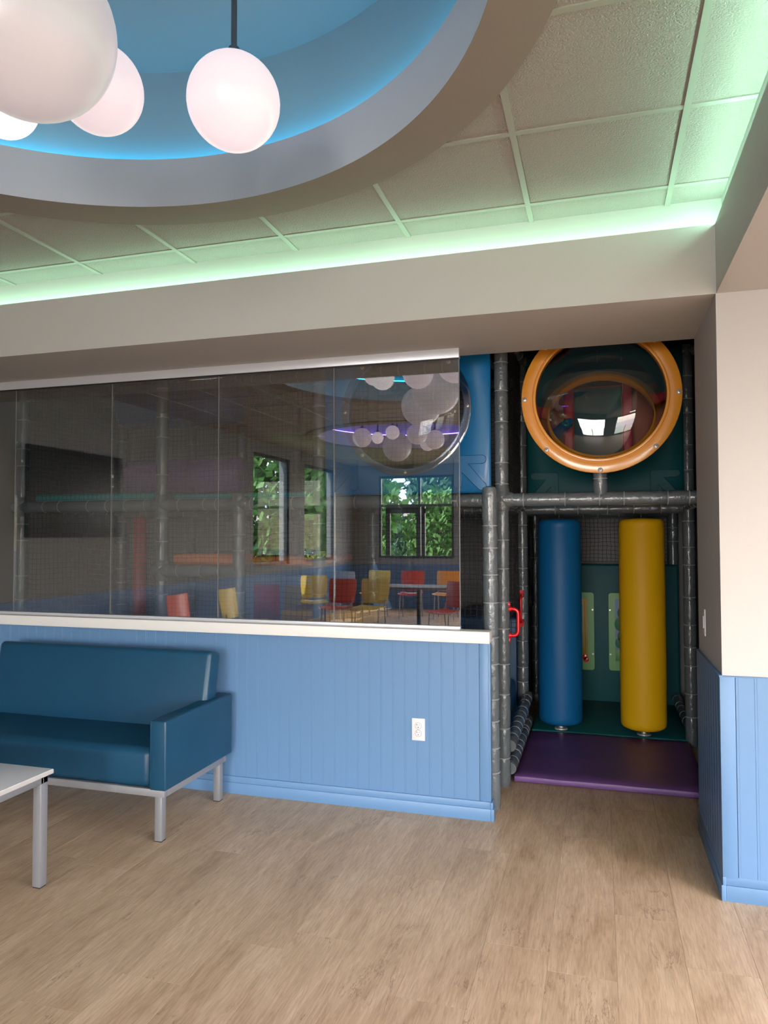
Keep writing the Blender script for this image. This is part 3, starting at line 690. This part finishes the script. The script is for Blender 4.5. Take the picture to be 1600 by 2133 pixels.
# ---- big square panels with a round bubble window
def sq_panel(name, x0, x1, z0, z1, y, cx, cz, rh, m, label, th=.035):
    e = tag(empty(name, ((x0+x1)/2, y, z0)), label, 'bubble panel'); ox, oz = (x0+x1)/2, z0; q = MB(); N = 96
    def sqp(a):
        c, s = math.cos(a), math.sin(a); hx1, hx0, hz1, hz0 = x1-cx, x0-cx, z1-cz, z0-cz
        t = min([v for v in ((hx1/c if c > 1e-9 else 1e9), (hx0/c if c < -1e-9 else 1e9), (hz1/s if s > 1e-9 else 1e9), (hz0/s if s < -1e-9 else 1e9))])
        return (cx+c*t, cz+s*t)
    A = sorted(set([round(2*PI*k/N, 6) for k in range(N)]+[round(math.atan2(b_, a) % (2*PI), 6) for a in (x0-cx, x1-cx) for b_ in (z0-cz, z1-cz)]))
    n = len(A); vs = []
    for yy in (-th, 0):
        for rr in ('h', 'i', 'o', 'e'):
            for a in A:
                if rr == 'h': px, pz, dy = cx+rh*math.cos(a), cz+rh*math.sin(a), 0
                elif rr == 'i': px, pz, dy = cx+(rh+.012)*math.cos(a), cz+(rh+.012)*math.sin(a), 0
                else:
                    px, pz = sqp(a); dy = 0
                    if rr == 'o': px = min(max(px, x0+.014), x1-.014); pz = min(max(pz, z0+.014), z1-.014)
                    else: dy = .012 if yy < 0 else 0
                if rr == 'h' and yy < 0: dy = .008
                vs.append((px-ox, yy+dy, pz-oz))
    fs = []
    for L in range(2):
        for rI in range(3):
            for k in range(n):
                a = L*4*n+rI*n; fs.append((a+k, a+(k+1)%n, a+n+(k+1)%n, a+n+k))
    for k in range(n):
        fs.append((k, (k+1)%n, 4*n+(k+1)%n, 4*n+k)); fs.append((3*n+k, 3*n+(k+1)%n, 7*n+(k+1)%n, 7*n+k))
    q.add(vs, fs); q.build('panel_sheet', m, e, smooth=True)
    # embossed arrows in the lower corners
    for sx in (-1, 1):
        bx_, bz = (x1-.235 if sx > 0 else x0+.235)-ox, .235
        w_, Lh, r = .052, .205, .024
        pts = []
        # arrow head corner at top inner side, shaft towards the outer lower corner
        def P(a, b_): pts.append((bx_+sx*a, bz+b_))
        for t in range(5): an = PI/2+PI/2*t/4; P(r+r*math.cos(an)*1.0, -r+r*math.sin(an)) if False else None
        P(.012, 0); P(0, -.012); P(0, -Lh+r)
        for t in range(1, 8): an = PI+PI*t/8; P(w_/2+w_/2*math.cos(an), -Lh+r+w_/2*math.sin(an))
        P(w_, -Lh+r); P(w_, -.105); P(.165, -.218); P(.205, -.218); P(.205, -.185); P(.092, -w_)
        P(Lh-r, -w_)
        for t in range(1, 8): an = -PI/2+PI*t/8; P(Lh-r+w_/2*math.cos(an), -w_/2+w_/2*math.sin(an))
        P(Lh-r, 0)
        if sx < 0: pts.reverse()
        q = MB(); q.prism(pts, -th-.003, -th+.002); ar = q.build('arrow_emboss', m, e, bevel=.001)
        q = MB(); loop = [(a, -th-.0006, b_) for a, b_ in pts]; q.tube(loop, .0022, 4, closed=True); q.build('groove', K['ink'], ar)
    return e, Vector((ox, y, oz))
e, o0 = sq_panel('bubble_board', -1.185, -.070, 1.822, 2.885, .60, -.623, 2.372, .388, K['pblue'], 'blue square climbing panel with a clear round bubble window')
def ring_obj(name, c, r0, r1, y0, y1, m, parent, bev=.003):
    q = MB(); N = 72; vs = []
    for yy, rr in ((y0, r0), (y0, r1), (y1, r1), (y1, r0)):
        vs += [(c[0]+rr*math.cos(2*PI*k/N), c[1]+yy, c[2]+rr*math.sin(2*PI*k/N)) for k in range(N)]
    q.add(vs, [(L*N+k, L*N+(k+1)%N, ((L+1)%4)*N+(k+1)%N, ((L+1)%4)*N+k) for L in range(4) for k in range(N)])
    return q.build(name, m, parent, smooth=True, bevel=bev)
def screw(parent, p, r=.011):
    q = MB(); q.lathe((p[0], p[1], p[2]), (p[0], p[1]-.007, p[2]), [(0, r), (.5, r*.95), (1, r*.6)], 14)
    s = q.build('screw', K['screw'], parent, smooth=True); q = MB(); q.cyl((p[0], p[1]-.0078, p[2]), (p[0], p[1]-.0065, p[2]), r*.26, 6); q.build('socket', K['ink'], s)
def bubble(parent, c, r, depth, ring_r, name='bubble_dome'):
    q = MB(); N = 64; Rg = 18; vs = []; fs = []
    for i in range(Rg+1):
        a = (PI/2)*i/Rg; rr = r*math.cos(a)**.8; yy = -depth*math.sin(a)
        if i == Rg: vs.append((c[0], c[1]+yy, c[2])); break
        vs += [(c[0]+rr*math.cos(2*PI*k/N), c[1]+yy, c[2]+rr*math.sin(2*PI*k/N)) for k in range(N)]
    for i in range(Rg-1):
        for k in range(N): fs.append((i*N+k, i*N+(k+1)%N, (i+1)*N+(k+1)%N, (i+1)*N+k))
    fs += [((Rg-1)*N+k, (Rg-1)*N+(k+1)%N, Rg*N) for k in range(N)]
    q.add(vs, fs); return q.build(name, K['acrylic'], parent, smooth=True, fix=True)
c = Vector((-.623, -.038, 2.372))-Vector((o0.x, 0, o0.z))
ring_obj('clear_flange', c, .386, .434, -.006, .0, K['flange'], e, .001)
bubble(e, c, .386, .11, .4)
for k in range(8):
    a = PI/2+PI/4*k+.0; screw(e, (c[0]+.411*math.cos(a), c[1]-.006, c[2]+.411*math.sin(a)), .013)
# dark tunnel box behind the blue panel
q = MB(); q.box(-1.16, -.09, .66, .68, 1.84, 2.86) if False else None
e2, o2 = sq_panel('bubble_board', .045, 1.185, 1.80, 2.955, 1.80, .605, 2.47, .46, K['pteal'], 'dark teal square panel behind the orange ringed bubble')

# ---- clear tunnel section with orange flanges
tw = tag(empty('bubble_tunnel', (.591, .5, 0)), 'clear crawl tube with orange flanges sticking out above the rollers', 'play tunnel')
RC = Vector((0, 0, 2.380))
ring_obj('front_flange', RC, .382, .460, 0, .025, K['porange'], tw, .004)
ring_obj('inner_lip', RC, .374, .392, -.012, .05, K['porange'], tw, .003)
for k in range(8):
    a = -PI/2+PI/4*k+.0; screw(tw, (.441*math.cos(a), 0, RC.z+.441*math.sin(a)), .0145)
bubble(tw, Vector((0, .01, 2.380)), .376, .07, .4)
# tilted rear flange
bc = Vector((.008, 1.13, 2.440)); tilt = math.radians(28)
def tring(name, r0, r1, t0, t1, m):
    q = MB(); N = 72; vs = []
    for yy, rr in ((t0, r0), (t0, r1), (t1, r1), (t1, r0)):
        for k in range(N):
            v = Vector((rr*math.cos(2*PI*k/N), yy, rr*math.sin(2*PI*k/N))); v.rotate(Matrix.Rotation(-tilt, 3, 'X')); vs.append(tuple(bc+v))
    q.add(vs, [(L*N+k, L*N+(k+1)%N, ((L+1)%4)*N+(k+1)%N, ((L+1)%4)*N+k) for L in range(4) for k in range(N)])
    return q.build(name, m, tw, smooth=True, bevel=.003)
tring('rear_flange', .385, .432, 0, .03, K['porange']); tring('rear_lip', .372, .390, -.03, .05, K['porange'])
q = MB(); N = 64; vs = []
for i in range(9):
    t = i/8
    for k in range(N):
        a = 2*PI*k/N; A = Vector((.378*math.cos(a), .02, 2.38+.378*math.sin(a))); v = Vector((.378*math.cos(a), 0, .378*math.sin(a))); v.rotate(Matrix.Rotation(-tilt, 3, 'X')); B = bc+v
        vs.append(tuple(A.lerp(B, t)))
q.add(vs, [(i*N+k, i*N+(k+1)%N, (i+1)*N+(k+1)%N, (i+1)*N+k) for i in range(8) for k in range(N)])
q.build('clear_tube', K['acrylic'], tw, smooth=True)
# tunnel chamber behind
ch = tag(empty('tunnel_chamber', (.6, 2.4, 1.8)), 'rust coloured play chamber seen through the clear tube', 'play chamber')
q = MB(); q.box(-.55, -.53, -.55, .55, 0, 1.12); q.box(.53, .55, -.55, .55, 0, 1.12); q.box(-.53, .53, .53, .55, 0, 1.12); q.build('chamber_wall', K['maroon'], ch)
boxo('chamber_floor', K['vorange'], ch, -.53, .53, -.55, .53, 0, .03); boxo('chamber_roof', K['pteal'], ch, -.55, .55, -.55, .55, 1.12, 1.14)
for xx in (-.27, .225): boxo('padded_bar', K['crimson'], ch, xx-.04, xx+.04, .2, .26, .05, 1.11, bevel=.015)
boxo('back_board', K['pteal'], ch, -.23, .185, .50, .53, .05, 1.1)
q = MB(); q.lathe((.15, 2.62, 2.40), (.36, 2.3, 2.515), [(0, .05), (.02, .055), (.9, .04), (1, .025)], 20)
tag(q.build('foam_bar', K['vblue'], None, smooth=True), 'tapered blue foam bar inside the clear tube', 'foam bar')

# ---- rollers, mats
def vroller(x, m, lab, top, y=1.85):
    e = tag(empty('punch_roller', (x, y, .055)), lab, 'padded roller'); r = .165; H = top
    q = MB(); prof = [(0, .02), (.004, r*.80), (.012, r*.93), (.022, r*.985), (.04, r), (.3, r*1.01), (.6, r), (.955, r*.992), (.962, r*.97), (.969, r*.985), (.985, r*.955), (.995, r*.86), (1, .02)]
    q.lathe((0, 0, .045), (0, 0, H), prof, 56)
    q.v = [tuple(Vector(v)+(Vector((v[0], v[1], 0))*(.02*noise.noise(Vector(v)*6)+.035*noise.noise(Vector((v[0]*30, v[1]*30, 1)))*(max(0, .12-v[2])/.12)))) for v in q.v]
    q.build('roller_cover', m, e, smooth=True)
    q = MB(); q.cyl((0, 0, 0), (0, 0, .05), .018, 14); q.lathe((0, 0, 0), (0, 0, .012), [(0, .05), (.8, .05), (1, .04)], 20); q.build('spindle', K['screw'], e, smooth=True)
    q = MB(); q.cyl((0, 0, H-.005), (0, 0, 1.70), .014, 12); q.build('top_rod', K['ink'], e, smooth=True)
vroller(.279, K['vblue'], 'tall blue padded roller hanging upright, left of the yellow one', 1.625)
vroller(.885, K['vyel'], 'tall yellow padded roller hanging upright beside the blue one', 1.625)
# purple entrance mat with sagging soft top
q = MB(); NX, NY = 28, 26; xa, xb, ya, yb = .050, 1.190, .672, 1.78
vs = []
for zz in (0, 1):
    for j in range(NY+1):
        for i in range(NX+1):
            u, v = i/NX, j/NY; x = xa+(xb-xa)*u; y = ya+(yb-ya)*v
            e_ = min(u*(xb-xa), (1-u)*(xb-xa), v*(yb-ya), (1-v)*(yb-ya))
            z = (.047+.004*noise.noise(Vector((x*5, y*5, 0)))+.006*min(1, e_/.05)) if zz else .003
            if zz and e_ < .001: z -= .006
            if not zz and e_ < .001: z += .004
            vs.append((x, y, z))
st = (NX+1)*(NY+1); fs = []
for j in range(NY):
    for i in range(NX):
        a = j*(NX+1)+i; fs += [(a, a+NX+1, a+NX+2, a+1), (st+a, st+a+1, st+a+NX+2, st+a+NX+1)]
edge = [i for i in range(NX+1)]+[j*(NX+1)+NX for j in range(1, NY+1)]+[NY*(NX+1)+i for i in range(NX-1, -1, -1)]+[j*(NX+1) for j in range(NY-1, 0, -1)]
for a, b_ in zip(edge, edge[1:]+edge[:1]): fs.append((a, b_, b_+st, a+st))
q.add(vs, fs)
tag(q.build('floor_mat', K['vpurple'], None, smooth=True, bevel=.004), 'purple padded entrance mat on the floor of the play opening', 'mat')
thing_box('floor_mat', K['vteal'], (.06, 1.25, 1.785, 2.93, .003, .053), .01, 'dark teal floor mat beneath the two upright rollers', 'mat')
thing_box('wall_pad', K['pteal'], (.02, 1.25, 2.94, 2.99, .03, 1.288), .02, 'dark teal padded wall panel behind the rollers', 'wall pad')
thing_box('corner_pad', K['vblue'], (-.62, -.050, .70, 1.76, .05, .445), .04, 'blue block pad left behind the two low side rails', 'pad')
# dark blue back pads in neighbouring bays
thing_box('wall_pad', K['vnavy'], (-.62, -.04, 1.86, 2.9, .05, .90), .03, 'navy pad deep behind the red grab handles', 'wall pad')
thing_box('wall_pad', K['vnavy'], (-1.18, -.66, 1.70, 1.78, .3, .90), .03, 'navy pad low behind the net right of the yellow pad', 'wall pad')
# red handles
def handle(parent_p, p, dirv, L, label):
    h = MB(); p = Vector(p); dirv = Vector(dirv); n = 8; R = .03; out_ = .055; pts = [p, p+dirv*(out_-R)]
    for t in range(1, n+1): a = PI/2*t/n; pts.append(p+dirv*(out_-R+R*math.sin(a))+Vector((0, 0, -R*(1-math.cos(a)))))
    for t in range(0, n+1): a = PI/2*t/n; pts.append(p+dirv*(out_-R+R*math.cos(a))+Vector((0, 0, -L+R-R*math.sin(a))))
    pts.append(p+Vector((0, 0, -L))); h.tube(pts, .0105, 12)
    for zz in (.028, -L-.028):
        b_ = p+Vector((0, 0, zz)); h.lathe(b_-dirv*.006, b_+dirv*.006, [(0, .02), (1, .016)], 14)
    for zz in (0, -L):
        b_ = p+Vector((0, 0, zz)); h.lathe(b_-dirv*.004, b_+dirv*.014, [(0, .021), (1, .013)], 14)
    o = h.build('grab_handle', K['red'], None, smooth=True); tag(o, label, 'handle'); return o
handle(None, (.036, .60, 1.093), (1, 0, 0), .165, 'red grab handle sticking out sideways from the front post')
handle(None, (-.008, 1.778, 1.083), (0, -1, 0), .20, 'red grab handle facing forward on the rear post')

# ---- activity boards on the wall pad
def board_(x0, x1, z0, z1, lab, kind):
    e = tag(empty('activity_board', ((x0+x1)/2, 2.938, z0)), lab, 'play panel'); W = (x1-x0)/2; H = z1-z0
    q = MB(); pts = []
    for cx, cz, a0 in ((W-.025, H-.025, 0), (-W+.025, H-.025, 90), (-W+.025, .025, 180), (W-.025, .025, 270)):
        for t in range(5): a = math.radians(a0+90*t/4); pts.append((cx+.025*math.cos(a), cz+.025*math.sin(a)))
    q.prism(pts, -.012, 0); q.build('backing', K['green'], e, bevel=.002)
    f = .058
    if kind == 0:
        boxo('maze_sheet', K['byel'], e, -W+f, W-f, -.017, -.012, .10, H-f, bevel=.001)
        q = MB(); q.tube([(-W+f+.02, -.018, .16), (-W+f+.02, -.018, H-f-.025), (W-f-.025, -.018, H-f-.025), (W-f-.02, -.018, .14)], .002, 4); q.tube([(-W+f+.04, -.018, .2), (-W+f+.04, -.018, H-f-.05), (W-f-.045, -.018, H-f-.05), (W-f-.04, -.018, .14)], .0015, 4)
        for k in range(9): q.tube([(-W+f+.01+.02*(k % 2), -.018, .2+k*.05), (-W+f+.06, -.018, .215+k*.05)], .003, 4)
        q.build('maze_lines', K['ink'], e)
        for px, pz in ((W-f-.026, .118), (W-f-.016, .095)):
            q = MB(); q.cyl((px, -.02, pz), (px, -.012, pz), .024, 18); q.build('red_berry', K['red'], e, bevel=.003, smooth=True)
    else:
        boxo('sky_sheet', K['bblue'], e, -W+f, W-f, -.017, -.012, .09, H-f, bevel=.001)
        for px, pz, rr in ((.02, .52, .085), (.0, .42, .09), (.02, .31, .085), (-.02, .25, .06)):
            q = MB(); q.cyl((px-.02, -.021, pz), (px-.02, -.016, pz), rr*.8, 24); q.build('tree_cutout', K['bdgreen'], e, bevel=.001, smooth=True)
        boxo('grass_strip', K['green'], e, -W+f, W-f, -.022, -.017, .09, .19, bevel=.001)
        for px, pz in ((-.03, .35), (-.028, .27), (.03, .45)):
            q = MB(); q.cyl((px, -.026, pz), (px, -.02, pz), .012, 12); q.build('red_apple', K['red'], e, smooth=True)
        q = MB(); q.tube([(-.05, -.023, .13), (-.02, -.023, .17), (0, -.023, .12), (.03, -.023, .15)], .004, 5); q.build('print_lines', K['ink'], e)
    for sx in (-1, 1):
        for zz in (H*.78, H*.21): screw(e, (sx*(W-.014), -.012, zz), .010)
board_(.24, .526, .326, 1.03, 'green activity board with yellow maze, half hidden by the blue roller', 0)
board_(.651, .937, .330, 1.03, 'green activity board with tree picture, half hidden by the yellow roller', 1)

# ---- lamp in play ceiling
pl = tag(empty('play_ceiling_lamp', (-2.9, 2.0, 3.1)), 'round ceiling lamp above the netting, seen through the glass', 'ceiling lamp')
q = MB(); q.lathe((0, 0, -.03), (0, 0, 0), [(0, .14), (.5, .17), (1, .18)], 32); q.build('diffuser', K['lamp'], pl, smooth=True)

# ================================================================== MIRRORED ROOM
tvo = tag(empty('wall_screen', (XL+.03, -2.21, 1.98)), 'large black wall screen on the left wall, mirrored behind the net', 'screen')
boxo('screen_face', K['tv'], tvo, 0, .03, -.71, .71, -.44, .44, bevel=.004); boxo('wall_bracket', K['black'], tvo, -.03, 0, -.2, .2, -.2, .2)
def chair(x, y, rz, m, lab):
    e = tag(empty('dining_chair', (x, y, 0), rz), lab, 'chair', 'plastic chairs mirrored in the glass')
    def shell(name, pts, wd, nrm):
        q = MB(); n = len(pts); W = 8; vs = []
        for s in (0, 1):
            for (yy, zz, ww) in pts:
                for i in range(W+1):
                    u = (i/W-.5)*2; vs.append((u*wd*ww, yy+(nrm[0]*s*.006)-.03*(u*u)*nrm[0]*1.2, zz+nrm[1]*s*.006+.02*(u*u)*nrm[1]))
        k = n*(W+1); fs = []
        for j in range(n-1):
            for i in range(W): a = j*(W+1)+i; fs += [(a, a+1, a+W+2, a+W+1), (k+a, k+a+W+1, k+a+W+2, k+a+1)]
        ed = [i for i in range(W+1)]+[j*(W+1)+W for j in range(1, n)]+[(n-1)*(W+1)+i for i in range(W-1, -1, -1)]+[j*(W+1) for j in range(n-2, 0, -1)]
        for a, b_ in zip(ed, ed[1:]+ed[:1]): fs.append((a, b_, b_+k, a+k))
        q.add(vs, fs); q.build(name, m, e, smooth=True)
    shell('backrest', [(.20, .50, .88), (.215, .58, .95), (.235, .68, 1.0), (.255, .80, 1.02), (.262, .875, .97)], .225, (-1, 0))
    shell('seat', [(-.22, .435, .9), (-.18, .448, 1), (0, .44, 1), (.15, .442, .97), (.20, .455, .9)], .225, (0, 1))
    for sx in (-1, 1):
        q = MB(); q.tube([(sx*.19, -.20, 0), (sx*.18, -.16, .43)], .011, 8); q.build('leg', K['steel'], e, smooth=True)
        q = MB(); q.tube([(sx*.19, .24, 0), (sx*.18, .17, .43), (sx*.185, .20, .56)], .011, 8); q.build('leg', K['steel'], e, smooth=True)
chair(-2.80, -6.6, PI, K['cyel'], 'yellow chair back nearer the glass, below the mirrored window')
chair(-1.55, -6.3, PI+.5, K['cred'], 'red chair turned sideways at the right of the mirrored row')
chair(-3.311, -6.5, PI, K['cred'], 'red chair back nearer the glass, left of the yellow one')
chair(-2.85, -9.3, PI-.1, K['cred'], 'red chair far back under the mirrored window frame')
chair(-3.58, -9.3, PI+.1, K['cyel'], 'yellow chair far back under the mirrored window')
chair(-4.0, -7.3, PI-.4, K['cyel'], 'yellow chair mirrored beside the grey padded post')
chair(-4.15, -8.8, PI+.2, K['cgrey'], 'grey chair far back near the corner of the room')
chair(-3.75, -4.4, PI/2, K['cyel'], 'yellow chair mirrored beside the short grey post')
chair(-3.85, -3.4, PI/2, K['cred'], 'red chair mirrored below the orange pad')
chair(-2.2, -9.4, PI, K['cora'], 'orange chair mirrored between the red ones')
def dtable(x, y, lab):
    e = tag(empty('dining_table', (x, y, 0)), lab, 'table', 'dining tables mirrored in the glass')
    boxo('tabletop', K['tabledark'], e, -.6, .6, -.38, .38, .715, .745, bevel=.004)
    q = MB(); q.cyl((0, 0, .02), (0, 0, .715), .035, 14); q.build('pedestal', K['black'], e, smooth=True)
    boxo('base', K['black'], e, -.28, .28, -.22, .22, 0, .02, bevel=.004)
dtable(-2.2, -7.3, 'laminate table mirrored between the yellow and red chairs'); 

# ================================================================== OUTSIDE
g = struct(boxo('ground', K['asphalt'], None, -60, 60, -80, 40, -.5, -.12), 'parking lot around the building')
struct(boxo('lawn', K['grass'], None, -14, -5.4, -30, 6, -.12, -.06), 'grass strip outside the side windows')
struct(boxo('lawn', K['grass'], None, -14, 6, -20, -13, -.12, -.06), 'planting bed outside the rear windows')
def tree(x, y, h, r, m, lab, seed, low=.35, trunk=True):
    e = tag(empty('tree' if trunk else 'shrub', (x, y, -.1)), lab, 'tree' if trunk else 'shrub'); rr = random.Random(seed); q = MB()
    for k in range(3000 if trunk else 1100):
        while True:
            v = Vector((rr.uniform(-1, 1), rr.uniform(-1, 1), rr.uniform(-1, 1)))
            if .45 < v.length < 1: break
        v = v.normalized()*(.55+.45*rr.random())*(1+.25*noise.noise(v*2.3+Vector((seed, 0, 0))))
        c = Vector((v.x*r, v.y*r, low*h+(h*(1-low))*(v.z*.5+.5))); s = .10*r*(.7+.6*rr.random())
        a = Vector((rr.uniform(-1, 1), rr.uniform(-1, 1), rr.uniform(-1, 1))).normalized(); b_ = a.orthogonal().normalized()
        q.add([c-a*s, c+b_*s*.6, c+a*s, c-b_*s*.6], [(0, 1, 2, 3)])
    q.build('crown', m, e, fix=False)
    if trunk:
        q = MB(); q.lathe((0, 0, 0), (0, 0, h*.7), [(0, .04*h), (.1, .03*h), (1, .012*h)], 10); q.build('trunk', K['bark'], e, smooth=True)
tree(-8.3, -14.8, 5.2, 1.9, K['leaf'], 'leafy green tree outside the first side window', 1, .10)
tree(-7.7, -19.3, 5.0, 1.9, K['leaf'], 'leafy green tree outside the second side window', 2, .10)
tree(-13.2, -16.0, 6.5, 2.4, K['leafd'], 'dark tree further out beyond the side windows', 3, .1)
tree(-3.75, -16.3, 3.0, 1.05, K['leaf'], 'round green tree outside the right panes of the rear window', 4, .16)
tree(-10.0, -31.0, 2.9, 1.9, K['leafd'], 'low dark tree on the skyline beyond the rear window', 5, .05)
tree(-6.0, -27.0, 6.2, 1.7, K['leafd'], 'spreading pine beyond the rear window at the right', 6, .35)
tree(-5.75, -16.0, 1.75, .70, K['leaf'], 'shrub outside the lower left pane of the rear window', 7, .0, False)
tree(-4.6, -14.2, 1.45, .35, K['leafd'], 'small dark shrub in front of the lower left pane', 8, .0, False)
for k, (hx, hy) in enumerate(((-5.62, -11.6), (-5.62, -13.2), (-5.62, -14.5))):
    tree(hx, hy, 1.25, .62, K['hedge'], ('yellow green hedge shrub nearest the side windows', 'yellow green hedge shrub between the two others', 'yellow green hedge shrub farthest back')[k], 20+k, 0, False)
bl = tag(empty('far_building', (-14, -40, -.1)), 'pale masonry building across the street', 'building')
boxo('wall', K['brick'], bl, -9, 9, -5, 5, 0, 3.4); boxo('upper_storey', K['whiteb'], bl, -7, 7, -4, 4, 3.4, 6.0); boxo('roof_edge', K['whiteb'], bl, -9.1, 9.1, -5.1, 5.1, 3.3, 3.5)
for k in range(6): boxo('window', K['black'], bl, -8+k*2.7, -6.8+k*2.7, 4.98, 5.04, 1.2, 2.3)
bpy.context.view_layer.update()
